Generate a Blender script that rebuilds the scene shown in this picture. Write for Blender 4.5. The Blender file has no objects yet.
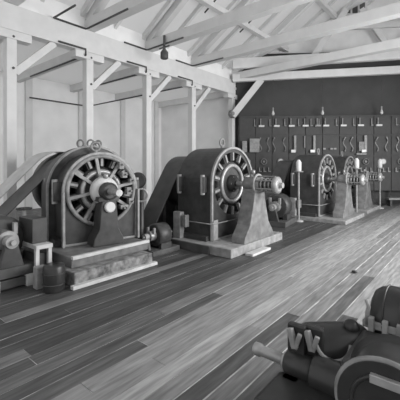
import bpy, math, random
from mathutils import Vector, Matrix
random.seed(7)
PI = math.pi
scn = bpy.context.scene
COL = scn.collection

# ------------------------------------------------------------------ camera
cd = bpy.data.cameras.new('camera'); cam = bpy.data.objects.new('camera', cd); COL.objects.link(cam)
cam.location = (0, 0, 1.7); cam.rotation_euler = (PI/2, 0, math.radians(39.87))
cd.lens = 30.0; cd.sensor_width = 36.0; cd.shift_y = -0.0875; cd.clip_start = 0.05; cd.clip_end = 200
scn.camera = cam
# ------------------------------------------------------------------ light
w = bpy.data.worlds.new('daylight'); scn.world = w; w.use_nodes = True
w.node_tree.nodes['Background'].inputs[0].default_value = (0.86, 0.86, 0.86, 1)
w.node_tree.nodes['Background'].inputs[1].default_value = 1.35
def area(name, loc, rot, sx, sy, power):
    l = bpy.data.lights.new(name, 'AREA'); l.shape = 'RECTANGLE'; l.size = sx; l.size_y = sy; l.energy = power
    o = bpy.data.objects.new(name, l); COL.objects.link(o); o.location = loc; o.rotation_euler = rot
    return o
area('window_daylight', (2.95, 8.0, 2.7), (0, math.radians(62), 0), 3.4, 8.0, 1250)
scn.view_settings.view_transform = 'Standard'; scn.view_settings.look = 'None'
scn.view_settings.gamma = 1.0; scn.view_settings.use_curve_mapping = False
scn.view_settings.exposure = -0.35

# ------------------------------------------------------------------ materials
def mat(name, v, rough=0.6, metal=0.0, var=0.25, scale=6.0, bump=0.0, rnd=0.0, stretch=None, spec=0.4):
    m = bpy.data.materials.new(name); m.use_nodes = True
    nt = m.node_tree; b = nt.nodes['Principled BSDF']
    b.inputs['Roughness'].default_value = rough; b.inputs['Metallic'].default_value = metal
    b.inputs['Specular IOR Level'].default_value = spec
    tc = nt.nodes.new('ShaderNodeTexCoord'); mp = nt.nodes.new('ShaderNodeMapping')
    if stretch: mp.inputs['Scale'].default_value = stretch
    nz = nt.nodes.new('ShaderNodeTexNoise'); nz.inputs['Scale'].default_value = scale; nz.inputs['Detail'].default_value = 6
    nt.links.new(tc.outputs['Object'], mp.inputs['Vector'])
    src = mp.outputs['Vector']
    if rnd:
        oi = nt.nodes.new('ShaderNodeObjectInfo'); ad = nt.nodes.new('ShaderNodeVectorMath'); ad.operation = 'ADD'
        sc = nt.nodes.new('ShaderNodeMath'); sc.operation = 'MULTIPLY'; sc.inputs[1].default_value = 37.0
        nt.links.new(oi.outputs['Random'], sc.inputs[0])
        nt.links.new(src, ad.inputs[0]); nt.links.new(sc.outputs[0], ad.inputs[1]); src = ad.outputs[0]
    nt.links.new(src, nz.inputs['Vector'])
    mr = nt.nodes.new('ShaderNodeMapRange'); mr.inputs['From Min'].default_value = 0.3; mr.inputs['From Max'].default_value = 0.7
    mr.inputs['To Min'].default_value = 1 - var; mr.inputs['To Max'].default_value = 1 + var
    nt.links.new(nz.outputs['Fac'], mr.inputs['Value'])
    mul = nt.nodes.new('ShaderNodeMath'); mul.operation = 'MULTIPLY'; mul.inputs[1].default_value = v
    nt.links.new(mr.outputs['Result'], mul.inputs[0]); out = mul.outputs[0]
    if rnd:
        r2 = nt.nodes.new('ShaderNodeMapRange'); r2.inputs['To Min'].default_value = 1 - rnd; r2.inputs['To Max'].default_value = 1 + rnd
        nt.links.new(oi.outputs['Random'], r2.inputs['Value'])
        m2 = nt.nodes.new('ShaderNodeMath'); m2.operation = 'MULTIPLY'
        nt.links.new(out, m2.inputs[0]); nt.links.new(r2.outputs['Result'], m2.inputs[1]); out = m2.outputs[0]
    cb = nt.nodes.new('ShaderNodeCombineColor')
    for i in range(3): nt.links.new(out, cb.inputs[i])
    nt.links.new(cb.outputs[0], b.inputs['Base Color'])
    if bump:
        bp = nt.nodes.new('ShaderNodeBump'); bp.inputs['Strength'].default_value = bump; bp.inputs['Distance'].default_value = 0.02
        nt.links.new(nz.outputs['Fac'], bp.inputs['Height']); nt.links.new(bp.outputs['Normal'], b.inputs['Normal'])
    return m
M = dict(
    iron=mat('dark_iron', 0.048, 0.45, 0.0, 0.3, 7),
    ped=mat('grey_cast_iron', 0.17, 0.55, 0.0, 0.3, 8),
    black=mat('black_enamel', 0.032, 0.3, 0.0, 0.2, 9),
    coil=mat('coil_winding', 0.06, 0.6, 0.0, 0.3, 30, 0.3),
    steel=mat('bright_steel', 0.36, 0.35, 0.3, 0.2, 12),
    pale=mat('pale_painted_iron', 0.28, 0.5, 0.0, 0.25, 10),
    brass=mat('worn_brass', 0.3, 0.35, 0.4, 0.25, 15),
    greyp=mat('grey_painted_iron', 0.22, 0.5, 0.0, 0.3, 9),
    white=mat('whitewash', 0.85, 0.8, 0.0, 0.06, 2.0),
    timber=mat('white_painted_timber', 0.68, 0.7, 0.0, 0.05, 3.0),
    wall=mat('whitewashed_wall', 0.86, 0.85, 0.0, 0.07, 1.2),
    darkwall=mat('dark_end_wall', 0.062, 0.8, 0.0, 0.12, 2.0),
    slate=mat('dark_slate', 0.055, 0.6, 0.0, 0.12, 5.0),
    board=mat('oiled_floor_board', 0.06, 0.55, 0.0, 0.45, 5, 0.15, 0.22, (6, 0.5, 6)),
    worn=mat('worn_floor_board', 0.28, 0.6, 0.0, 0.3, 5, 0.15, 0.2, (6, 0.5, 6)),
    mid=mat('scuffed_and_daylit_floor_board', 0.17, 0.55, 0.0, 0.35, 5, 0.15, 0.25, (6, 0.5, 6)),  # random scuffed boards, also the painted edge of the daylight pool
    daylit=mat('daylit_floor_board', 0.23, 0.55, 0.0, 0.35, 5, 0.15, 0.2, (6, 0.5, 6)),  # window daylight on the far boards, put into their colour
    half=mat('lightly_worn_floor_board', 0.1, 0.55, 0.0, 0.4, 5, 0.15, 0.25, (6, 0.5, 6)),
    dust=mat('dusty_subfloor', 0.42, 0.9, 0.0, 0.6, 3),
    concrete=mat('concrete', 0.26, 0.85, 0.0, 0.3, 7, 0.2),
    dconcrete=mat('oil_stained_concrete', 0.16, 0.8, 0.0, 0.4, 5, 0.2),
    mottled=mat('mottled_oily_concrete', 0.2, 0.8, 0.0, 0.7, 9, 0.2),
    palebelt=mat('pale_sheen_leather_belt', 0.5, 0.4, 0.0, 0.15, 4),  # daylight sheen of the belt put into a pale base colour
    belt=mat('leather_belt', 0.07, 0.5, 0.0, 0.25, 4),
    oldwood=mat('oily_timber', 0.075, 0.7, 0.0, 0.3, 5),
    palewood=mat('pale_timber', 0.5, 0.7, 0.0, 0.2, 5),
    cable=mat('dark_cable', 0.07, 0.6, 0.0, 0.2, 10),
    porcelain=mat('white_porcelain', 0.6, 0.3, 0.0, 0.05, 10),
    glass=mat('dark_window_glass', 0.1, 0.15, 0.0, 0.1, 3),
)

# white roof made translucent, added so scattered sky light fills the hall
fm = bpy.data.materials.new('translucent_fill_roof'); fm.use_nodes = True
nt = fm.node_tree; nt.nodes.remove(nt.nodes['Principled BSDF'])
df = nt.nodes.new('ShaderNodeBsdfDiffuse'); df.inputs[0].default_value = (0.8, 0.8, 0.8, 1)
tl = nt.nodes.new('ShaderNodeBsdfTranslucent'); tl.inputs[0].default_value = (0.85, 0.85, 0.85, 1)
mx = nt.nodes.new('ShaderNodeMixShader'); mx.inputs[0].default_value = 0.66
nt.links.new(df.outputs[0], mx.inputs[1]); nt.links.new(tl.outputs[0], mx.inputs[2])
nt.links.new(mx.outputs[0], nt.nodes['Material Output'].inputs['Surface'])
M['fill_roof'] = fm

# ------------------------------------------------------------------ mesh helper
def basis(d):
    d = Vector(d).normalized(); a = Vector((0, 0, 1)) if abs(d.z) < 0.9 else Vector((1, 0, 0))
    u = d.cross(a).normalized(); return d, u, d.cross(u).normalized()
class MB:
    def __init__(s): s.v = []; s.f = []; s.sm = []
    def add(s, vs, fs, smooth=False):
        n = len(s.v); s.v += [tuple(p) for p in vs]; s.f += [tuple(i+n for i in f) for f in fs]; s.sm += [smooth]*len(fs); return s
    def box(s, c, size, rz=0.0, rot=None):
        hx, hy, hz = [q/2 for q in size]; R = rot if rot is not None else Matrix.Rotation(rz, 3, 'Z')
        vs = [Vector(c) + R @ Vector((sx*hx, sy*hy, sz*hz)) for sx in (-1, 1) for sy in (-1, 1) for sz in (-1, 1)]
        return s.add(vs, [(0, 1, 3, 2), (4, 6, 7, 5), (0, 4, 5, 1), (2, 3, 7, 6), (0, 2, 6, 4), (1, 5, 7, 3)])
    def b2(s, x0, x1, y0, y1, z0, z1): return s.box(((x0+x1)/2, (y0+y1)/2, (z0+z1)/2), (x1-x0, y1-y0, z1-z0))
    def beam(s, a, b, w, h, up=(0, 0, 1)):          # a bar of rectangular section from a to b
        a = Vector(a); b = Vector(b); d = (b-a); L = d.length; d.normalize(); u = Vector(up)
        if abs(d.dot(u)) > 0.98: u = Vector((1, 0, 0))
        y = u.cross(d).normalized(); z = d.cross(y); R = Matrix((d, y, z)).transposed()
        return s.box((a+b)/2, (L, w, h), rot=R)
    def lathe(s, o, d, prof, n=24, cap=True):       # prof: (distance along d, radius)
        d, u, v = basis(d); o = Vector(o); vs = []; fs = []
        for (t, r) in prof:
            for k in range(n):
                a = 2*PI*k/n; vs.append(o + d*t + (u*math.cos(a) + v*math.sin(a))*max(r, 1e-4))
        for i in range(len(prof)-1):
            for k in range(n):
                k2 = (k+1) % n; fs.append((i*n+k, i*n+k2, (i+1)*n+k2, (i+1)*n+k))
        s.add(vs, fs, True)
        if cap:
            m = len(prof)-1
            s.add([vs[k] for k in range(n)], [tuple(reversed(range(n)))])
            s.add([vs[m*n+k] for k in range(n)], [tuple(range(n))])
        return s
    def cyl(s, a, b, r, r2=None, n=16):
        a = Vector(a); b = Vector(b); r2 = r if r2 is None else r2
        return s.lathe(a, b-a, [(0, r), ((b-a).length, r2)], n)
    def tube(s, pts, r, n=8):
        pts = [Vector(p) for p in pts]; vs = []; fs = []
        for i, p in enumerate(pts):
            t = (pts[min(i+1, len(pts)-1)] - pts[max(i-1, 0)]); d, u, v = basis(t)
            for k in range(n):
                a = 2*PI*k/n; vs.append(p + (u*math.cos(a) + v*math.sin(a))*r)
        for i in range(len(pts)-1):
            for k in range(n):
                k2 = (k+1) % n; fs.append((i*n+k, i*n+k2, (i+1)*n+k2, (i+1)*n+k))
        fs.append(tuple(reversed(range(n)))); fs.append(tuple((len(pts)-1)*n+k for k in range(n)))
        return s.add(vs, fs, True)
    def torus(s, c, d, R, r, n=28, m=8, a0=0.0, a1=2*PI):
        d, u, v = basis(d); c = Vector(c); closed = abs(a1-a0-2*PI) < 1e-4; N = n if closed else n+1; vs = []; fs = []
        for i in range(N):
            a = a0 + (a1-a0)*i/n; e = u*math.cos(a) + v*math.sin(a)
            for j in range(m):
                b = 2*PI*j/m; vs.append(c + e*(R + r*math.cos(b)) + d*(r*math.sin(b)))
        for i in range(n):
            i2 = (i+1) % N
            for j in range(m):
                j2 = (j+1) % m; fs.append((i*m+j, i2*m+j, i2*m+j2, i*m+j2))
        return s.add(vs, fs, True)
    def ball(s, c, r, n=12, sz=1.0):
        prof = [(-r*sz*math.cos(PI*i/8), r*math.sin(PI*i/8)) for i in range(9)]
        return s.lathe(c, (0, 0, 1), prof, n, False)
    def prism(s, prof, ax, t0, t1):                 # 2D outline (a,b) extruded along axis ax ('x': (y,z), 'y': (x,z))
        def P(a, b, t): return (t, a, b) if ax == 'x' else ((a, t, b) if ax == 'y' else (a, b, t))
        n = len(prof); vs = [P(a, b, t0) for a, b in prof] + [P(a, b, t1) for a, b in prof]
        return s.add(vs, [tuple(range(n)), tuple(reversed(range(n, 2*n)))] + [(i, n+i, n+(i+1) % n, (i+1) % n) for i in range(n)])
    def plate(s, outer, inner, t0, t1):             # ring between two (y,z) outlines with as many points, thick along x
        n = len(outer); vs = [(t, a, b) for t in (t0, t1) for q in (outer, inner) for a, b in q]; fs = []
        for i in range(n):
            j = (i+1) % n
            fs += [(i, n+i, n+j, j), (2*n+i, 2*n+j, 3*n+j, 3*n+i), (i, j, 2*n+j, 2*n+i), (n+i, 3*n+i, 3*n+j, n+j)]
        return s.add(vs, fs)
    def mesh(s, name, m):
        me = bpy.data.meshes.new(name); me.from_pydata(s.v, [], s.f)
        me.polygons.foreach_set('use_smooth', s.sm); me.materials.append(m)
        import bmesh
        bm = bmesh.new(); bm.from_mesh(me); bmesh.ops.recalc_face_normals(bm, faces=bm.faces); bm.to_mesh(me); bm.free()
        me.update(); return me
    def build(s, name, m, parent=None, bevel=0.0, label=None):
        o = bpy.data.objects.new(name, s.mesh(name, m)); COL.objects.link(o)
        if parent is not None: o.parent = parent
        if bevel:
            b = o.modifiers.new('edge', 'BEVEL'); b.width = bevel; b.segments = 2; b.limit_method = 'ANGLE'; b.angle_limit = 0.6
        if label: o['label'] = label
        return o
def thing(name, label, cat, loc=(0, 0, 0), rz=0.0, group=None):
    o = bpy.data.objects.new(name, None); COL.objects.link(o); o.location = loc; o.rotation_euler = (0, 0, rz)
    o['label'] = label; o['category'] = cat
    if group: o['group'] = group
    return o
def tag(o, label, cat, group=None):
    o['label'] = label; o['category'] = cat
    if group: o['group'] = group
    return o
def struct(o): o['kind'] = 'structure'; return o
def dup(root, loc, label, rz=None):
    r = root.copy(); COL.objects.link(r); r.location = loc; r['label'] = label
    if rz is not None: r.rotation_euler = (0, 0, rz)
    for ch in list(root.children):
        c = ch.copy(); COL.objects.link(c); c.parent = r
        for g in list(ch.children):
            d = g.copy(); COL.objects.link(d); d.parent = c
    return r

# ================================================================== SETTING
XC, XW = -8.5, -13.3                       # post line, far wall of the aisle
# end wall runs roughly across the view
EW0 = Vector((-9.2, 12.05, 0)); ED = Vector((math.cos(math.radians(35.9)), math.sin(math.radians(35.9)), 0)); EN = Vector((ED.y, -ED.x, 0))
def ew(t, off, z): return EW0 + ED*t + EN*off + Vector((0, 0, z))    # along the end wall, out from it, up

floor = struct(MB().b2(XW, 3.2, -2.5, 24, -0.25, -0.005).build('floor', M['dust']))
BW = 0.17
for i in range(-3, 52):
    x1 = 0.51 - i*BW; x0 = x1 - BW; xm = (x0+x1)/2
    if xm < XC - 0.1: break
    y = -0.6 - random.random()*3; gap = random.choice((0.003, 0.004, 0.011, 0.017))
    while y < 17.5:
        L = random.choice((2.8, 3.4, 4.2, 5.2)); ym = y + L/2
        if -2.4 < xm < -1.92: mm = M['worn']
        elif xm > -3.1: mm = (M['daylit'] if xm > -2.5 else M['mid']) if ym > 3.8 + random.random() else (M['mid'] if xm > -1.92 and random.random() < 0.5 else M['half'])  # boards further down turn paler: the daylight pool painted in
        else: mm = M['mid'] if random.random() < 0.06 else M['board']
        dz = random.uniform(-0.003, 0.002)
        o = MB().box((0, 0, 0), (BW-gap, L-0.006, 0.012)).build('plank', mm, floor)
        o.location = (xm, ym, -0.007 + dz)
        y += L
struct(MB().b2(XW, XC-0.2, -2.5, 18, -0.03, -0.002).build('floor_aisle', M['dconcrete']))

wl = struct(MB().b2(XW-0.2, XW, -2.5, 24, -0.2, 5.6).build('wall_left', M['wall']))
for k in range(12):                         # pilasters of the aisle wall
    MB().b2(XW, XW+0.12, -1.0+2.2*k-0.12, -1.0+2.2*k+0.12, 0, 5.1).build('pilaster', M['timber'], wl)
wb = MB()
wb.add([ew(0.8, 0, -0.2), ew(14, 0, -0.2), ew(14, -0.25, -0.2), ew(0.8, -0.25, -0.2), ew(0.8, 0, 6.7), ew(14, 0, 6.7), ew(14, -0.25, 6.7), ew(0.8, -0.25, 6.7)],
       [(0, 1, 5, 4), (1, 2, 6, 5), (2, 3, 7, 6), (3, 0, 4, 7), (4, 5, 6, 7), (0, 3, 2, 1)])
wb = struct(wb.build('wall_back', M['darkwall']))
gb = MB()
gb.add([ew(-4, -0.02, 6.7), ew(14, -0.02, 6.7), ew(14, -0.25, 6.7), ew(-4, -0.25, 6.7), ew(-4, -0.02, 12), ew(14, -0.02, 12), ew(14, -0.25, 12), ew(-4, -0.25, 12)],
       [(0, 1, 5, 4), (1, 2, 6, 5), (2, 3, 7, 6), (3, 0, 4, 7), (4, 5, 6, 7), (0, 3, 2, 1)])
gb.build('gable_boarding', M['white'], wb)
# end wall of the aisle, white
struct(MB().b2(XW, -8.62, 12.62, 12.8, -0.2, 5.05).build('wall_aisle_end', M['wall']))
# right wall: piers and spandrels around the big windows the daylight comes through
wr = MB().b2(3.0, 3.25, -2.5, 22, -0.2, 0.8).b2(3.0, 3.25, -2.5, 22, 4.5, 5.9)
for y in (3.4, 12.6, 18): wr.b2(3.0, 3.25, y-0.5, y+0.5, 0.8, 4.5)
struct(wr.build('wall_right', M['wall']))

# roof: aisle ceiling, two slopes over the hall, rafters and purlins
RX, RZ, PZ = -2.75, 9.3, 5.75              # ridge x, ridge height, plate height
ce = MB().b2(XW-0.2, XC+0.1, -2.5, 24, 5.1, 5.2)
ce = struct(ce.build('ceiling', M['fill_roof']))
for sx, name in ((XC, 'roof_slope'), (3.0, 'roof_slope')):
    MB().add([(sx, -2.5, PZ+0.2), (sx, 24, PZ+0.2), (RX, 24, RZ+0.2), (RX, -2.5, RZ+0.2), (sx, -2.5, PZ+0.3), (sx, 24, PZ+0.3), (RX, 24, RZ+0.3), (RX, -2.5, RZ+0.3)],
             [(0, 1, 2, 3), (4, 7, 6, 5), (0, 3, 7, 4), (1, 5, 6, 2), (0, 4, 5, 1), (3, 2, 6, 7)]).build(name, M['fill_roof'], ce)
k = -1.6
while k < 17:
    MB().beam((XC, k, PZ+0.12), (RX, k, RZ+0.12), 0.09, 0.16).build('rafter', M['timber'], ce)
    MB().beam((3.0, k, PZ+0.12), (RX, k, RZ+0.12), 0.09, 0.16).build('rafter', M['timber'], ce)
    k += 1.1
for f in (0.33, 0.66):
    MB().b2(XC+(RX-XC)*f-0.09, XC+(RX-XC)*f+0.09, -2.5, 17, PZ+(RZ-PZ)*f-0.16, PZ+(RZ-PZ)*f+0.02).build('purlin', M['timber'], ce)
MB().b2(XC-0.14, XC+0.14, -2.5, 12.5, 4.86, 5.46).build('wall_plate', M['timber'], ce)
MB().b2(XC-0.1, XC+0.06, -2.5, 12.5, 5.46, 5.98).build('frieze_board', M['white'], ce)

POSTS = [3.17, 5.22, 7.41, 9.69, 12.4]
names = ['nearest the camera at the left edge', 'second from the left, behind the left generator', 'third from the left', 'fourth from the left', 'at the corner of the dark end wall']
for i, y in enumerate(POSTS):
    t = thing('timber_post', 'white timber post of the aisle row, ' + names[i], 'post', (XC, y, 0), group='aisle posts')
    MB().b2(-0.11, 0.11, -0.11, 0.11, 0, 4.86).build('shaft', M['timber'], t, 0.01)
    MB().b2(-0.17, 0.17, -0.17, 0.17, 0, 0.25).build('base_block', M['timber'], t, 0.01)
    MB().b2(-0.13, 0.13, -0.45, 0.45, 4.66, 4.86).build('bolster', M['timber'], t, 0.01)
    if i < 4:
        MB().beam((0, 0.1, 3.9), (0, 1.05, 4.86), 0.14, 0.16).build('knee_brace', M['timber'], t)
    for dz in (3.98, 4.72):
        MB().cyl((0.1, 0.03, dz), (0.135, 0.03, dz), 0.03, n=8).build('bolt', M['cable'], t)
    # aisle beam + tie beam = one truss
    r = thing('roof_truss', 'white timber roof truss over the hall, ' + ['first, nearest the camera', 'second from the camera', 'third from the camera, with the dark hanging lamp', 'fourth from the camera', 'last one before the end wall'][i], 'truss', (0, y, 0), group='roof trusses')
    MB().b2(XC, 2.9, -0.14, 0.14, 5.47, 5.77).build('tie_beam', M['timber'], r, 0.01)
    MB().b2(XW, XC-0.14, -0.1, 0.1, 4.8, 5.08).build('aisle_beam', M['timber'], r, 0.01)
    MB().beam((XC+0.1, 0, PZ+0.02), (RX, 0, RZ-0.02), 0.2, 0.24).build('principal_rafter', M['timber'], r)
    MB().beam((2.9, 0, PZ+0.02), (RX, 0, RZ-0.02), 0.2, 0.24).build('principal_rafter', M['timber'], r)
# dark wiring conduits following plate and beams
for i, y in enumerate(POSTS[1:4]):
    MB().tube([(XC+0.16, y-1.05, 5.47), (XC+0.16, y-0.16, 5.47), (XC+0.3, y-0.16, 5.46), (XC+2.0-0.2*i, y-0.16, 5.47)], 0.026, 6).build('conduit', M['cable'], ce)
    MB().tube([(XC+0.17, y-0.95, 4.9), (XC+0.17, y-0.17, 4.9), (XC+0.17, y-0.17, 4.74), (XC-2.7-0.6*(i == 0), y-0.17, 4.74)], 0.026, 6).build('conduit', M['cable'], ce)
MB().tube([(XC+1.2, 4.15, 5.47), (XC+0.16, 4.15, 5.47)], 0.026, 6).build('conduit', M['cable'], ce)
for y in (6.3, 8.5, 10.6):
    MB().tube([(XC+1.6, y, PZ+0.95), (XC+3.6, y, PZ+2.2)], 0.026, 6).build('conduit', M['cable'], ce)
MB().tube([(XW+0.14, 5.6, 4.28), (XW+0.14, 8.1, 4.28)], 0.03, 6).build('conduit', M['cable'], wl)
MB().tube([(XW+0.5, 8.1, 4.28), (XC-0.6, 8.1, 4.28)], 0.026, 6).build('conduit', M['cable'], ce)

# truss in front of the end wall
t = thing('end_truss', 'broad white timber truss of two parallel chords spanning above the dark end wall', 'truss')
MB().beam(ew(0.8, 0.45, 5.5), ew(13, 0.45, 5.9), 0.2, 0.32).build('bottom_chord', M['timber'], t)
MB().beam(ew(0.8, 0.8, 6.02), ew(13, 0.8, 6.5), 0.2, 0.42).build('top_chord', M['timber'], t)
for a, b in ((4.2, 5.6), (7.6, 6.2), (7.6, 9.4)):
    MB().beam(ew(a, 0.6, 6.3), ew(b, 0.6, 8.3), 0.14, 0.24).build('web', M['timber'], t)
MB().beam(ew(5.2, 0.7, 7.5), ew(13, 0.7, 7.7), 0.14, 0.22).build('collar', M['timber'], t)
MB().beam(ew(0.8, 0.45, 3.85), ew(2.05, 0.45, 5.42), 0.16, 0.28).build('knee_brace', M['timber'], t)
wd = struct(MB().add([ew(4.75, 0.0, 8.3), ew(6.7, 0.0, 8.3), ew(6.7, 0.06, 8.3), ew(4.75, 0.06, 8.3), ew(4.75, 0.0, 8.9), ew(6.7, 0.0, 8.9), ew(6.7, 0.06, 8.9), ew(4.75, 0.06, 8.9)],
       [(0, 1, 2, 3), (4, 7, 6, 5), (0, 4, 5, 1), (2, 6, 7, 3), (0, 3, 7, 4), (1, 5, 6, 2)]).build('window_1', M['timber']))
for q in range(6):
    a = 4.82 + q*0.31
    MB().beam(ew(a, 0.07, 8.6), ew(a+0.22, 0.07, 8.6), 0.03, 0.44).build('pane', M['glass'], wd)

# ================================================================== GENERATORS
def arch(R, hz, n=56, off=0.0, cz=None):           # outline sampled by angle about (0,hz)
    R2 = R - off; b = -(hz - off); out = []
    for k in range(n):
        a = 2*PI*k/n - PI/2 + PI/n; c, s = math.cos(a), math.sin(a)
        if s >= 0: r = R2
        else:
            r = min(R2/abs(c) if abs(c) > 1e-6 else 1e9, b/s)
        out.append((r*c, hz + r*s))
    return out
def circ(r, hz, n=56): return [(r*math.cos(2*PI*k/n - PI/2 + PI/n), hz + r*math.sin(2*PI*k/n - PI/2 + PI/n)) for k in range(n)]

def generator(label, R, hz, L, loc, ped, spider, group='belt driven generators', pulleys=((0.6, 0.54),)):
    t = thing('generator', label, 'generator', loc, group=group)
    rb = 0.86*R
    MB().plate(arch(R, hz), circ(rb, hz), -L, 0).build('housing', M['iron'], t, 0.012)
    MB().plate(arch(R*1.02, hz), arch(R, hz, off=0.035), -0.02, 0.03).build('face_rim', M['pale'], t, 0.008, 'pale rim around the front face')
    MB().lathe((-L+0.02, 0, hz), (1, 0, 0), [(0, rb*1.01), (0.05, rb*1.01)], 40).build('back_plate', M['iron'], t)
    npole = 14
    for k in range(npole):
        a = 2*PI*(k+0.5)/npole; c, s = math.cos(a), math.sin(a); Rm = Matrix(((0, 1, 0), (c, 0, -s), (s, 0, c)))
        rc = 0.755*R
        p = MB().box((-0.13, c*rc, hz + s*rc), (0.24*R, 0.2, 0.15*R), rot=Rm).build('pole', M['coil'], t)
        MB().box((-0.012, c*rc, hz + s*rc), (0.22*R, 0.04, 0.06*R), rot=Rm).build('pole_tip', M['pale'], p)
    ar = MB().lathe((-0.3, 0, hz), (1, 0, 0), [(0, 0.6*R), (0.22, 0.62*R), (0.25, 0.56*R)], 40).build('armature', M['coil'], t)
    MB().torus((-0.03, 0, hz), (1, 0, 0), 0.5*R, 0.045, 40, 8).build('armature_ring', M['steel'], ar)
    if spider:
        for k in range(8):
            a = 2*PI*k/8 + 0.2; c, s = math.cos(a), math.sin(a)
            MB().beam((0.03, c*0.16*R, hz+s*0.16*R), (0.03, c*0.9*R, hz+s*0.9*R), 0.05, 0.05, (1, 0, 0)).build('spoke', M['pale'], t)
        MB().torus((0.03, 0, hz), (1, 0, 0), 0.9*R, 0.035, 48, 8).build('spoke_ring', M['greyp'], t)
    hub = MB().lathe((-0.1, 0, hz), (1, 0, 0), [(0, 0.24*R), (0.14, 0.24*R), (0.2, 0.16*R)], 28).build('hub', M['black'], t)
    for k in range(6):
        a = 2*PI*k/6
        MB().cyl((0.04, math.cos(a)*0.19*R, hz+math.sin(a)*0.19*R), (0.065, math.cos(a)*0.19*R, hz+math.sin(a)*0.19*R), 0.022, n=8).build('nut', M['steel'], hub)
    x = -L-0.13
    for pr, pw in pulleys:
        MB().lathe((x-pw, 0, hz), (1, 0, 0), [(0, pr-0.02), (0.02, pr), (pw/2, pr+0.004), (pw-0.02, pr), (pw, pr-0.02)], 40).build('pulley', M['iron'], t)
        x -= pw + 0.06
    MB().cyl((x-0.05, 0, hz), (ped+0.55, 0, hz), 0.055, n=16).build('shaft', M['steel'], t)
    # feet, split flanges with bolts, lifting eye
    for s in (-1, 1):
        MB().b2(-L+0.05, -0.05, s*R-0.1, s*R+0.1, 0, 0.1).build('foot', M['iron'], t, 0.01)
        for x in (-L+0.12, -0.16):
            fl = MB().b2(x-0.06, x+0.06, s*(R+0.05)-0.07, s*(R+0.05)+0.07, hz-0.16, hz+0.16).build('flange', M['iron'], t, 0.01)
            MB().cyl((x, s*(R+0.08), hz-0.2), (x, s*(R+0.08), hz+0.2), 0.05, n=10).build('bolt', M['pale'], fl)
    ey = MB().cyl((-0.3, 0, hz+R-0.02), (-0.3, 0, hz+R+0.05), 0.035, n=10).torus((-0.3, 0, hz+R+0.12), (1, 0, 0), 0.08, 0.022, 18, 8)
    ey.build('lifting_eye', M['greyp'], t)
    return t

def pedestal(t, x, hz, w0, w1, m, cap, ob=True):
    prof = [(-w0, 0), (w0, 0), (w0*0.93, 0.12), (w0*0.62, 0.3*hz), (w1*1.15, 0.7*hz), (w1, hz-0.16), (-w1, hz-0.16), (-w1*1.15, 0.7*hz), (-w0*0.62, 0.3*hz), (-w0*0.93, 0.12)]
    MB().prism(prof, 'x', x-0.16, x+0.16).build('bearing_pedestal', m, t, 0.015)
    b = MB().lathe((x-0.2, 0, hz), (1, 0, 0), [(0, 0.11), (0.03, 0.15), (0.37, 0.15), (0.4, 0.11)], 24).build('bearing', cap, t)
    MB().box((x, 0, hz-0.13), (0.3, 0.36, 0.08)).build('bearing_seat', m, b, 0.01)
    MB().cyl((x, 0, hz+0.14), (x, 0, hz+0.2), 0.02, n=8).lathe((x, 0, hz+0.2), (0, 0, 1), [(0, 0.02), (0.02, 0.045), (0.09, 0.045), (0.1, 0.02)], 12).build('oil_cup', M['brass'], b)

def collector(t, x0, hz, m=None):
    x0 -= 0.1; c = MB().lathe((x0, 0, hz), (1, 0, 0), [(0, 0.12), (0.28, 0.12)], 24).build('collector', M['black'], t)
    for k in range(3):
        MB().torus((x0+0.06+0.09*k, 0, hz), (1, 0, 0), 0.125, 0.02, 24, 6).build('slip_ring', M['brass'], c)
    MB().lathe((x0+0.3, 0, hz), (1, 0, 0), [(0, 0.15), (0.03, 0.17), (0.09, 0.17), (0.12, 0.12)], 28).build('end_disc', M['steel'], c)
    for a in (0.5, 1.4, 2.6, 3.6, 5.2):
        MB().cyl((x0-0.08, 0.17*math.cos(a), hz+0.17*math.sin(a)), (x0+0.32, 0.17*math.cos(a), hz+0.17*math.sin(a)), 0.014, n=8).build('brush_rod', M['brass'], c)
    MB().torus((x0-0.06, 0, hz), (1, 0, 0), 0.2, 0.025, 28, 8).build('brush_yoke', M['pale'], c)

# --- middle generator
p = thing('machine_plinth', 'low concrete plinth with bright front carrying the middle generator', 'plinth', group='generator plinths')
MB().b2(-4.95, -3.42, 4.97, 7.02, 0, 0.17).build('block', M['concrete'], p, 0.015)
MB().b2(-4.97, -3.9, 4.935, 4.97, 0, 0.16).build('side_kerb', M['oldwood'], p, 0.005)
g2 = generator('large dark arched generator in the middle with pale face rim and bright bearing pedestal', 0.78, 1.13, 0.92, (-4.1, 6.04, 0.17), 0.62, False)
pedestal(g2, 0.5, 1.13, 0.6, 0.2, M['ped'], M['greyp'])
collector(g2, 0.78, 1.13)
MB().b2(-0.86, -0.66, -0.99, -0.86, 0, 0.55).build('terminal_box', M['pale'], g2, 0.01)
MB().b2(-0.6, -0.5, -0.99, -0.88, 0.25, 0.5).build('terminal_block', M['brass'], g2, 0.01)
MB().tube([(-0.9, -0.86, 0.36), (0.04, -0.86, 0.36), (0.08, -0.7, 0.36), (0.08, 0.72, 0.36)], 0.012).build('guard_rod', M['greyp'], g2)
# --- two further ones down the row
g3 = dup(g2, (-3.72, 10.85, 0.12), 'third arched generator, smaller in the distance before the dark switchboard')
g4 = dup(g2, (-3.8, 13.6, 0.12), 'farthest arched generator, at the end of the row beside the wall')
for g, lab in ((g3, 'low pale plinth under the third generator'), (g4, 'low pale plinth under the farthest generator')):
    q = tag(MB().b2(-1.0, 0.85, -1.0, 1.0, 0, 0.12).build('machine_plinth', M['concrete'], None, 0.015), lab, 'plinth', 'generator plinths')
    q.location = (g.location.x, g.location.y, 0)
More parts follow.
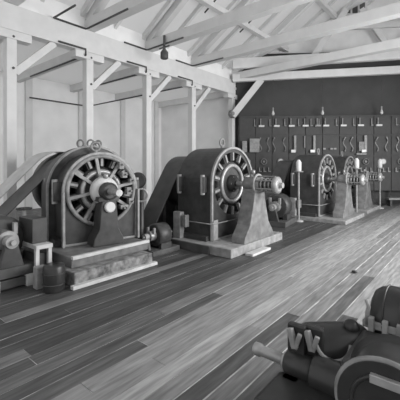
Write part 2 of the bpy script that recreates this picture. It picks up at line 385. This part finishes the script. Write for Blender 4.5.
# --- left generator
p = thing('machine_plinth', 'two stepped concrete and timber base under the left generator', 'plinth', group='generator plinths')
MB().b2(-5.95, -4.28, 2.42, 3.86, 0, 0.2).build('block', M['mottled'], p, 0.015)
MB().b2(-6.0, -4.5, 2.5, 3.95, 0.2, 0.36).build('upper_block', M['dconcrete'], p, 0.015)
MB().b2(-4.28, -4.2, 2.36, 3.9, 0, 0.05).build('kerb_board', M['palewood'], p, 0.004)
for y0 in (2.6, 2.95): pass
MB().b2(-4.52, -4.46, 2.5, 3.95, 0.33, 0.38).build('edge_rail', M['palewood'], p, 0.004)
g1 = generator('large dark arched generator at the left with pale radiating spokes and domed bearing', 0.655, 0.9, 0.85, (-5.05, 3.37, 0.36), 0.2, True, pulleys=((0.6, 0.6), (0.72, 0.6)))
g1.rotation_euler = (0, 0, math.radians(-13))
pedestal(g1, 0.18, 0.9, 0.27, 0.12, M['iron'], M['iron'])
MB().lathe((0.06, 0, 0.9), (1, 0, 0), [(0, 0.22), (0.04, 0.25), (0.12, 0.23), (0.18, 0.16), (0.2, 0.05)], 28).build('dome_cap', M['porcelain'], g1)
MB().lathe((0.345, 0.0, 0.64), (1, 0, 0), [(0, 0.09), (0.04, 0.09), (0.05, 0.07)], 20).build('oil_gauge', M['porcelain'], g1)
for (x, y, z, r) in ((-0.8, -0.12, 1.75, 0.07), (-0.66, 0.03, 1.75, 0.07), (-0.5, 0.12, 1.74, 0.06)):
    MB().torus((x, y, z), (0.6, -0.8, 0), r, 0.017, 18, 8).build('lifting_ring', M['greyp'], g1)
for s in (-1, 1):
    MB().b2(0.02, 0.1, s*0.66-0.02, s*0.66+0.02, 0, 0.9).build('frame_edge', M['pale'], g1, 0.008)

hd = MB().plate(arch(0.79, 0.9), circ(0.6, 0.9), -0.9, -0.45).build('rear_hood', M['iron'], g1, 0.015)
MB().plate(arch(0.805, 0.9), arch(0.79, 0.9, off=0.02), -0.47, -0.43).build('hood_rim', M['pale'], hd)
for k, a in enumerate((-0.75, -0.4, -0.05, 0.3, 0.62, 0.95)):
    c, q = math.cos(a), math.sin(a); rr = 0.45 + 0.08*(k % 2)
    h = MB().box((0.1, c*rr, 0.9 + q*rr), (0.1, 0.09, 0.07 + 0.03*(k % 3))).build('brush_holder', M['greyp'], g1, 0.006)
    MB().cyl((0.03, c*(rr+0.02), 0.9 + q*(rr+0.02)), (0.2, c*(rr+0.02), 0.9 + q*(rr+0.02)), 0.018, n=8).build('stud', M['ped'], h)
for q in (-1, 1): MB().b2(0.0, 0.045, q*0.7-0.08, q*0.7+0.08, 0, 0.4).build('side_plate', M['ped'], g2)
MB().b2(0.04, 0.05, -0.76, -0.62, 0.02, 0.42).build('side_plate', M['pale'], g2)

# belts: each runs over a pulley (axis along x) and slopes down towards -y through a slot in the floor
def belt(xm, yc, hz, r, width, slope, m, label):
    ang = math.atan(slope); nx, nz = -math.sin(ang), math.cos(ang); dx, dz = -math.cos(ang), -math.sin(ang); pts = []
    low_s = (yc - nx*r, hz - nz*r); up_s = (yc + nx*r, hz + nz*r)
    Lr = (low_s[1] - 0.0)/(-dz); Lu = (up_s[1] - 0.0)/(-dz)
    pts.append((low_s[0]+dx*Lr, low_s[1]+dz*Lr))
    a0 = math.atan2(-nz, -nx)
    for k in range(25): q = a0 + PI*k/24; pts.append((yc + r*math.cos(q), hz + r*math.sin(q)))
    pts.append((up_s[0]+dx*Lu, up_s[1]+dz*Lu))
    vs = []; fs = []; n = len(pts)
    for i, (y, z) in enumerate(pts):
        q = Vector(pts[min(i+1, n-1)]) - Vector(pts[max(i-1, 0)]); q.normalize(); o = Vector((q.y, -q.x))*0.008
        vs += [(-width/2, y+o.x-yc, z+o.y), (width/2, y+o.x-yc, z+o.y), (width/2, y-o.x-yc, z-o.y), (-width/2, y-o.x-yc, z-o.y)]
    for i in range(n-1):
        for j in range(4): fs.append((i*4+j, i*4+(j+1) % 4, i*4+4+(j+1) % 4, i*4+4+j))
    fs += [(0, 1, 2, 3), ((n-1)*4+3, (n-1)*4+2, (n-1)*4+1, (n-1)*4)]
    o = tag(MB().add(vs, fs).build('drive_belt', m), label, 'belt', 'drive belts'); o.location = (xm, yc, 0)
    return pts[0][0], pts[-1][0]
def casing(x0, x1, y, lab):
    c = thing('belt_casing', lab, 'casing', group='belt casings'); x0 -= 0.06; x1 += 0.06
    for m in (MB().b2(x0-0.06, x0, y-0.16, y+0.16, 0, 0.1), MB().b2(x1, x1+0.06, y-0.16, y+0.16, 0, 0.1), MB().b2(x0, x1, y-0.16, y-0.1, 0, 0.1), MB().b2(x0, x1, y+0.1, y+0.16, 0, 0.1)):
        m.build('plank', M['oldwood'], c)
for (x0, x1, yc, hz, r, sl, mm, lab, lab2) in (
        (-6.63, -6.04, 3.51, 1.26, 0.605, 0.95, M['belt'], 'wide dark drive belt sloping down to the left edge behind the left generator', 'left generator near belt'),
        (-7.29, -6.70, 3.53, 1.26, 0.725, 1.0, M['palebelt'], 'wide pale shining drive belt sloping down to the left edge before the white wall', 'left generator pale belt'),
        (-5.73, -5.17, 6.04, 1.30, 0.605, 1.5, M['belt'], 'dark drive belt slanting down between the left and middle generators', 'middle generator belt'),
        (-5.34, -4.80, 10.85, 1.25, 0.605, 1.3, M['belt'], 'dark drive belt slanting down left of the third generator', 'third generator belt')):
    ya, yb = belt((x0+x1)/2, yc, hz, r, x1-x0-0.02, sl, mm, lab)
    if yc != 6.04: continue
    casing(x0, x1, ya, 'low dark timber kerb on the floor behind the middle generator')

gd = thing('belt_guard', 'dark boarded guard behind the slanting belt of the middle generator', 'guard')
MB().prism([(4.75, 0.02), (6.35, 0.02), (6.45, 0.9), (6.2, 1.5), (5.72, 1.55)], 'x', -5.86, -5.82).build('panel', M['oldwood'], gd)
for q in range(3):
    y0 = 5.2 + 0.42*q
    MB().b2(-5.82, -5.79, y0-0.03, y0+0.03, 0.02, 0.55 + 0.3*q).build('batten', M['greyp'], gd)

# ================================================================== SWITCHBOARD on the end wall
sb = thing('switchboard', 'tall dark slate switchboard with rows of pale switches along the end wall', 'switchboard')
def panel_rot(): return Matrix((ED, EN, Vector((0, 0, 1)))).transposed()
RW = panel_rot()
def wbox(m, t, off, z, sx, sy, sz): return m.box(ew(t, off, z), (sx, sy, sz), rot=RW)
for k in range(12):
    t = 1.45 + k*0.72
    pn = wbox(MB(), t, 0.32, 1.35, 0.7, 0.05, 1.5).build('panel', M['slate'], sb, 0.008)
    wbox(MB(), t, 0.32, 2.55, 0.7, 0.05, 0.86).build('panel', M['slate'], sb, 0.008)
    wbox(MB(), t, 0.32, 3.42, 0.7, 0.05, 0.8).build('panel', M['slate'], sb, 0.008)
    # gauge and small breakers on the lower panel
    if k % 2 == 0:
        g = MB().lathe(ew(t, 0.345, 1.85), EN, [(0, 0.14), (0.06, 0.14), (0.07, 0.12)], 20).build('gauge', M['greyp'], sb)
        MB().lathe(ew(t, 0.415, 1.85), EN, [(0, 0.1), (0.006, 0.1)], 20).build('dial', M['porcelain'], g)
    else:
        MB().lathe(ew(t, 0.345, 1.85), EN, [(0, 0.05), (0.08, 0.05)], 12).torus(ew(t, 0.43, 1.85), EN, 0.12, 0.018, 20, 6).build('rheostat_wheel', M['greyp'], sb)
    for q in (-0.2, 0.0, 0.2):
        wbox(wbox(MB(), t+q, 0.39, 1.5, 0.035, 0.08, 0.18), t+q+0.04, 0.38, 1.42, 0.12, 0.05, 0.04).build('small_switch', M['pale'], sb)
for k in range(3):
    z = (2.1, 2.99, 3.82)[k]
    MB().beam(ew(1.1, 0.33, z), ew(9.8, 0.33, z), 0.09, 0.05).build('rail', M['slate'], sb)
for k in range(13):
    t = 1.09 + k*0.72
    MB().beam(ew(t, 0.27, 0.03), ew(t, 0.27, 3.84), 0.06, 0.04).build('frame_post', M['oldwood'], sb)
# top row: porcelain cups on brackets, a thin stud beside each
for t, br in ((2.06, 1), (2.72, 1), (3.36, 1), (3.95, 1), (4.48, 0), (4.82, 1), (5.55, 1), (6.27, 1), (7.03, 1), (8.05, 1)):
    c = wbox(MB(), t, 0.40, 3.40, 0.25, 0.12, 0.08).build('fuse_base', M['porcelain'] if br else M['pale'], sb, 0.01)
    MB().cyl(ew(t-0.04, 0.42, 3.43), ew(t-0.04, 0.42, 3.72), 0.032, n=8).build('stud', M['greyp'], c)
    d = MB().cyl(ew(t-0.3, 0.40, 3.40), ew(t-0.3, 0.40, 3.7), 0.026, n=8)
    wbox(d, t-0.27, 0.39, 3.41, 0.09, 0.06, 0.04).build('fuse_stud', M['greyp'], sb)
# second row: tall knife switches and curved handles
def hook(t, m, s=1):
    pts = [ew(t+0.05*s*math.sin(a*2.2), 0.40+0.05*math.cos(a*2), 2.28+0.62*a/PI) for a in [PI*i/12 for i in range(13)]]
    return MB().tube(pts, 0.026, 8).build('switch_handle', m, sb)
for t in (2.0, 2.35, 2.6, 3.05): hook(t, M['greyp'])
for t in (5.6, 5.9, 6.95, 7.35, 7.8, 8.3): hook(t, M['pale'], -1 if t > 7.2 else 1)
for t, wd_ in ((3.5, 0.14), (4.32, 0.14), (6.47, 0.16)):
    q = wbox(MB(), t, 0.42, 2.62, wd_*0.75, 0.08, 0.72).build('knife_switch', M['pale'], sb, 0.02)
    wbox(MB(), t-0.08, 0.43, 2.3, 0.2, 0.1, 0.13).build('contact_block', M['steel'], q, 0.01)
wbox(MB(), 3.92, 0.40, 2.7, 0.04, 0.06, 0.5).build('knife_switch', M['pale'], sb)
wbox(MB(), 6.3, 0.40, 2.5, 0.22, 0.08, 0.4).build('relay_box', M['greyp'], sb, 0.01)
wbox(MB(), 6.28, 0.42, 2.17, 0.42, 0.16, 0.06).build('relay_shelf', M['pale'], sb)
for t in (4.75, 5.05, 5.2): wbox(MB(), t, 0.40, 2.4, 0.12, 0.07, 0.08).build('contact_block', M['pale'], sb, 0.01)
q = wbox(MB(), 1.75, 0.45, 2.55, 0.42, 0.2, 0.6).build('instrument_case', M['pale'], sb, 0.015)
for k in range(4): wbox(MB(), 1.8, 0.56, 2.34+0.13*k, 0.3, 0.02, 0.05).build('louvre', M['pale'], q)
wbox(MB(), 1.32, 0.47, 2.5, 0.2, 0.14, 0.5).build('instrument_case', M['pale'], sb, 0.015)
# low step along the right end of the board
t = thing('wall_bench', 'low grey timber bench along the foot of the end wall at the right', 'bench')
MB().beam(ew(7.2, 0.75, 0.3), ew(11, 0.75, 0.3), 0.35, 0.07).build('top', M['pale'], t)
for a in (7.3, 8.4, 9.6, 10.8): wbox(MB(), a, 0.75, 0.13, 0.08, 0.3, 0.27).build('leg', M['oldwood'], t)

# pendant lamps in front of the board
for tt, lab in ((2.55, 'small bare pendant bulb, left of three before the dark end wall'), (4.65, 'small bare pendant bulb, middle of three before the dark end wall'), (7.1, 'small bare pendant bulb, right of three before the dark end wall')):
    p = ew(tt, 0.5, 0)
    r = thing('pendant_lamp', lab, 'lamp', (p.x, p.y, 3.85), group='pendant bulbs')
    MB().cyl((0, 0, 0.33), (0, 0, 1.6), 0.01, n=6).build('cord', M['cable'], r)
    MB().cyl((0, 0, 0.2), (0, 0, 0.34), 0.032, n=10).build('socket', M['pale'], r)
    MB().lathe((0, 0, 0), (0, 0, 1), [(0, 0.01), (0.02, 0.05), (0.08, 0.065), (0.15, 0.04), (0.2, 0.03)], 14).build('bulb', M['porcelain'], r)
# dark arc lamp hanging from the third truss
r = thing('hanging_arc_lamp', 'dark hanging lamp with cross arm below the third roof truss', 'lamp', (-7.45, 7.2, 4.98))
MB().cyl((0, 0, 0.3), (0, 0, 0.72), 0.04, n=10).build('rod', M['cable'], r)
MB().beam((-0.22, 0, 0.36), (0.22, 0, 0.36), 0.03, 0.03).build('cross_arm', M['cable'], r)
MB().lathe((0, 0, 0), (0, 0, 1), [(0, 0.1), (0.02, 0.12), (0.2, 0.12), (0.3, 0.05)], 18).build('lamp_housing', M['cable'], r)
# insulator on the corner post
t = tag(MB().lathe((0, 0, 0), (0.6, -0.8, 0), [(0, 0.06), (0.05, 0.06), (0.06, 0.19), (0.12, 0.2), (0.2, 0.15), (0.24, 0.05)], 18).build('wall_bell', M['greyp']), 'round dark bell on the post at the corner of the dark wall', 'bell')
t.location = (-8.37, 12.27, 3.95)

# floor standing lamp posts among the far generators
def lamp_stand(x, y, h, lab):
    r = thing('lamp_stand', lab, 'lamp', (x, y, 0), group='lamp stands')
    MB().lathe((0, 0, 0), (0, 0, 1), [(0, 0.14), (0.03, 0.14), (0.06, 0.05)], 14).build('base', M['pale'], r)
    MB().cyl((0, 0, 0.05), (0, 0, h-0.36), 0.032, 0.026, 10).build('pole', M['pale'], r)
    MB().lathe((0, 0, h-0.38), (0, 0, 1), [(0, 0.04), (0.05, 0.08), (0.3, 0.08), (0.38, 0.03)], 14).build('lamp_head', M['porcelain'], r)
    MB().torus((0, 0, h-0.36), (0, 0, 1), 0.12, 0.02, 16, 6).build('guard_ring', M['greyp'], r)
lamp_stand(-4.15, 9.6, 1.86, 'slender pale lamp stand between the middle and third generators')
lamp_stand(-3.2, 12.2, 1.94, 'slender pale lamp stand in front of the farthest generator')
lamp_stand(-2.95, 14.5, 1.94, 'slender pale lamp stand right of the farthest generator')

# small exciters standing between the generators
def exciter(loc, rz, lab, s=1.0):
    r = thing('exciter_dynamo', lab, 'dynamo', loc, rz, 'exciter dynamos')
    MB().b2(-0.45*s, 0.45*s, -0.3*s, 0.3*s, 0, 0.12*s).build('bed', M['oldwood'], r, 0.01)
    MB().lathe((-0.22*s, 0, 0.42*s), (1, 0, 0), [(0, 0.24*s), (0.03*s, 0.28*s), (0.35*s, 0.28*s), (0.38*s, 0.24*s)], 24).build('field_frame', M['iron'], r)
    for q in (-1, 1): MB().b2(-0.2*s, 0.14*s, q*0.2*s-0.05*s, q*0.2*s+0.05*s, 0.12*s, 0.25*s).build('foot', M['iron'], r)
    MB().cyl((-0.45*s, 0, 0.42*s), (0.5*s, 0, 0.42*s), 0.03*s, n=12).build('shaft', M['steel'], r)
    MB().cyl((0.16*s, 0, 0.42*s), (0.33*s, 0, 0.42*s), 0.12*s, n=20).build('commutator', M['brass'], r)
    MB().prism([(-0.14*s, 0.12*s), (0.14*s, 0.12*s), (0.06*s, 0.42*s), (-0.06*s, 0.42*s)], 'x', 0.36*s, 0.44*s).build('pedestal', M['iron'], r, 0.008)
    MB().cyl((0.34*s, 0, 0.42*s), (0.46*s, 0, 0.42*s), 0.075*s, n=16).build('bearing', M['pale'], r)
    for q in (-1, 1): MB().box((0.24*s, q*0.11*s, 0.55*s), (0.06*s, 0.05*s, 0.14*s)).build('brush_holder', M['pale'], r, 0.005)
    return r
exciter((-4.83, 4.51, 0), -PI/2, 'small dark dynamo with pale commutator right of the left generator', 0.8)
exciter((-4.45, 8.85, 0), -1.4, 'small dark dynamo in the gap before the third generator', 1.25)
exciter((-5.4, 1.85, 0.16), 0.0, 'small dark dynamo on a timber frame at the far left', 1.15)
# timber frame of the left one
t = thing('skid_base', 'low timber base with pale edges under the far left dynamo', 'base')
for y in (1.62, 2.1): MB().b2(-5.98, -4.85, y-0.07, y+0.07, 0, 0.16).build('skid', M['palewood'], t, 0.006)
for x in (-5.9, -5.4, -4.95): MB().b2(x-0.06, x+0.06, 1.69, 2.03, 0.02, 0.14).build('cross_beam', M['oldwood'], t, 0.006)
# regulator column with round head
r = thing('regulator_stand', 'dark iron column with round head between the left and middle generators', 'stand', (-5.05, 4.26, 0))
MB().lathe((0, 0, 0), (0, 0, 1), [(0, 0.16), (0.04, 0.16), (0.1, 0.06), (1.2, 0.045), (1.26, 0.06)], 16).build('column', M['iron'], r)
MB().lathe((-0.1, 0.0, 1.4), (0.75, -0.65, 0), [(0, 0.13), (0.03, 0.16), (0.12, 0.16), (0.15, 0.13)], 24).build('head', M['black'], r)
MB().torus((0.08, -0.07, 1.12), (0.75, -0.65, 0), 0.12, 0.02, 20, 6).build('handwheel', M['steel'], r)
# valve pipework at far left
r = thing('valve_stand', 'upright pipe with cross pipes and handwheel at the far left edge', 'valve', (-5.75, 2.36, 0))
MB().cyl((0, 0, 0), (0, 0, 0.95), 0.035, n=10).build('upright_pipe', M['pale'], r)
MB().cyl((-0.5, -0.1, 0.72), (0.4, 0.05, 0.72), 0.03, n=10).build('cross_pipe', M['greyp'], r)
MB().cyl((-0.35, -0.1, 0.4), (0.25, 0.05, 0.4), 0.03, n=10).build('cross_pipe', M['pale'], r)
MB().torus((0, 0, 0.98), (0, 0, 1), 0.11, 0.016, 18, 6).cyl((-0.1, 0, 0.98), (0.1, 0, 0.98), 0.012, n=6).cyl((0, 0, 0.93), (0, 0, 1.0), 0.015, n=6).build('handwheel', M['iron'], r)
MB().lathe((0, 0, 0.32), (0, 0, 1), [(0, 0.05), (0.04, 0.08), (0.12, 0.08), (0.16, 0.05)], 12).build('valve_body', M['greyp'], r)
# work stand with pale legs
r = thing('work_stand', 'small dark topped stand with pale legs left of the left generator', 'stand', (-5.12, 2.24, 0))
MB().b2(-0.35, 0.35, -0.12, 0.12, 0.5, 0.56).build('top', M['palewood'], r, 0.006)
MB().b2(-0.26, 0.2, -0.11, 0.11, 0.56, 0.92).build('resistance_box', M['iron'], r, 0.01)
MB().b2(-0.3, 0.25, -0.08, 0.08, 0.08, 0.42).build('lower_box', M['iron'], r, 0.01)
for sx in (-1, 1):
    for sy in (-1, 1): MB().b2(sx*0.3-0.03, sx*0.3+0.03, sy*0.09-0.025, sy*0.09+0.025, 0, 0.5).build('leg', M['palewood'], r)
# dark cask and pale block at the near corner of the base
r = thing('oil_drum', 'short dark oil drum in front of the left generator base', 'drum', (-4.42, 2.2, 0))
MB().lathe((0, 0, 0), (0, 0, 1), [(0, 0.13), (0.02, 0.14), (0.33, 0.14), (0.35, 0.13), (0.345, 0.03)], 20).build('body', M['black'], r)
for z in (0.1, 0.24): MB().torus((0, 0, z), (0, 0, 1), 0.142, 0.008, 24, 6).build('hoop', M['iron'], r)
tag(MB().b2(-4.72, -4.6, 2.05, 2.2, 0, 0.3).build('stone_block', M['concrete'], None, 0.012), 'small pale upright block beside the dark oil drum', 'block')
# loose board by the middle plinth, scrap on the floor
tag(MB().b2(-3.36, -3.2, 5.35, 6.05, 0.0, 0.045).build('loose_board', M['palewood'], None, 0.004), 'short loose board lying against the middle plinth', 'board')
o = tag(MB().lathe((0, 0, 0), (0, 0, 1), [(0, 0.02), (0.01, 0.045), (0.03, 0.04), (0.035, 0.01)], 9).build('iron_scrap', M['black']), 'tiny dark scrap lying on the pale floor at the right', 'scrap'); o.location = (-1.5, 5.6, 0)

# ================================================================== DYNAMO in the right foreground
d = thing('foreground_dynamo', 'big black glossy dynamo with pale shaft end at the near right corner', 'dynamo', (-0.45, 2.15, 0))
ox, oy = -0.45, 2.15
def L(x, y, z): return (x-ox, y-oy, z)
def lb(x0, x1, y0, y1, z0, z1): return MB().b2(x0-ox, x1-ox, y0-oy, y1-oy, z0, z1)
lb(-1.0, 0.3, 1.62, 2.85, 0, 0.1).build('bed_plate', M['black'], d, 0.015)
lb(-0.62, 0.15, 1.98, 2.5, 0.1, 0.58).build('pole_body', M['black'], d, 0.04)
c = MB().lathe(L(-0.32, 1.70, 0.58), (0, 1, 0), [(0, 0.215), (0.02, 0.235), (0.04, 0.21), (0.06, 0.205), (0.24, 0.205), (0.26, 0.21), (0.28, 0.235), (0.3, 0.215)], 44).build('field_coil', M['black'], d)
MB().torus(L(-0.32, 1.715, 0.58), (0, 1, 0), 0.222, 0.014, 48, 8).build('coil_rim', M['greyp'], c)
MB().torus(L(-0.32, 1.70, 0.58), (0, 1, 0), 0.15, 0.01, 40, 8).build('inner_ring', M['black'], c)
lb(-0.385, -0.1, 1.672, 1.70, 0.70, 0.74).build('name_strip', M['steel'], d, 0.004)
c = MB().lathe(L(-0.6, 2.72, 0.61), (1, 0, 0), [(0, 0.05), (0.0, 0.12), (0.02, 0.17), (0.06, 0.2), (0.12, 0.215), (0.6, 0.215), (0.66, 0.18)], 44).build('field_coil', M['black'], d)
for k in range(5): MB().torus(L(-0.5+0.1*k, 2.72, 0.61), (1, 0, 0), 0.215, 0.006, 44, 6).build('winding_band', M['iron'], c)
lb(-0.62, 0.2, 2.5, 2.54, 0.58, 0.63).build('terminal_bar', M['pale'], d, 0.006)
for k in range(7):
    lb(-0.58+0.085*k, -0.545+0.085*k, 2.48, 2.53, 0.55, 0.66).build('terminal', M['pale'], d, 0.006)
lb(-0.6, 0.2, 2.5, 2.9, 0.1, 0.45).build('coil_saddle', M['black'], d, 0.02)
MB().tube([L(-0.59, 2.51, 0.6), L(-0.59, 2.51, 0.68), L(-0.58, 2.51, 0.72), L(-0.6, 2.53, 0.76)], 0.014, 8).build('lead_bracket', M['pale'], d)
MB().ball(L(-0.68, 2.46, 0.57), 0.055).build('lead_knob', M['black'], d)
MB().lathe(L(-1.24, 2.1, 0.38), (1, 0, 0), [(0, 0.036), (0.005, 0.044), (0.05, 0.044), (0.055, 0.036), (1.5, 0.036)], 20).build('shaft', M['steel'], d)
lb(-0.99, -0.86, 1.96, 2.24, 0.1, 0.34).build('bearing_pedestal', M['black'], d, 0.02)
b = MB().lathe(L(-1.0, 2.1, 0.38), (1, 0, 0), [(0, 0.055), (0.02, 0.08), (0.18, 0.08), (0.2, 0.06)], 22).build('bearing', M['black'], d)
MB().torus(L(-1.0, 2.1, 0.38), (1, 0, 0), 0.045, 0.014, 20, 8).build('collar', M['steel'], b)
MB().cyl(L(-0.8, 2.1, 0.38), L(-0.6, 2.1, 0.38), 0.11, n=28).build('commutator', M['black'], d)
for k, (x, y) in enumerate(((-0.93, 2.08), (-0.83, 2.12))):
    h = MB().beam(L(x-0.03, y, 0.62), L(x+0.01, y-0.01, 0.50), 0.035, 0.04).beam(L(x+0.04, y, 0.60), L(x+0.01, y-0.01, 0.50), 0.03, 0.03)
    h.build('brush_holder', M['pale'], d, 0.006)
    lb(x-0.06, x+0.06, y+0.02, y+0.07, 0.42, 0.64).build('brush_arm', M['black'], d, 0.01)
MB().torus(L(-0.72, 2.2, 0.56), (0.55, -0.7, 0.45), 0.11, 0.012, 24, 8, PI*0.05, PI*0.95).build('brush_rocker', M['pale'], d)
MB().lathe(L(-1.0, 2.24, 0.38), (0.767, 0.641, 0), [(0, 0.1), (0.03, 0.16), (0.1, 0.19), (0.45, 0.2), (0.5, 0.17)], 40).build('end_coil', M['black'], d)
lb(-0.95, -0.65, 2.2, 2.55, 0.1, 0.25).build('coil_saddle', M['black'], d, 0.01)
lb(-1.02, -0.6, 1.68, 2.06, 0.1, 0.34).build('side_casting', M['black'], d, 0.03)
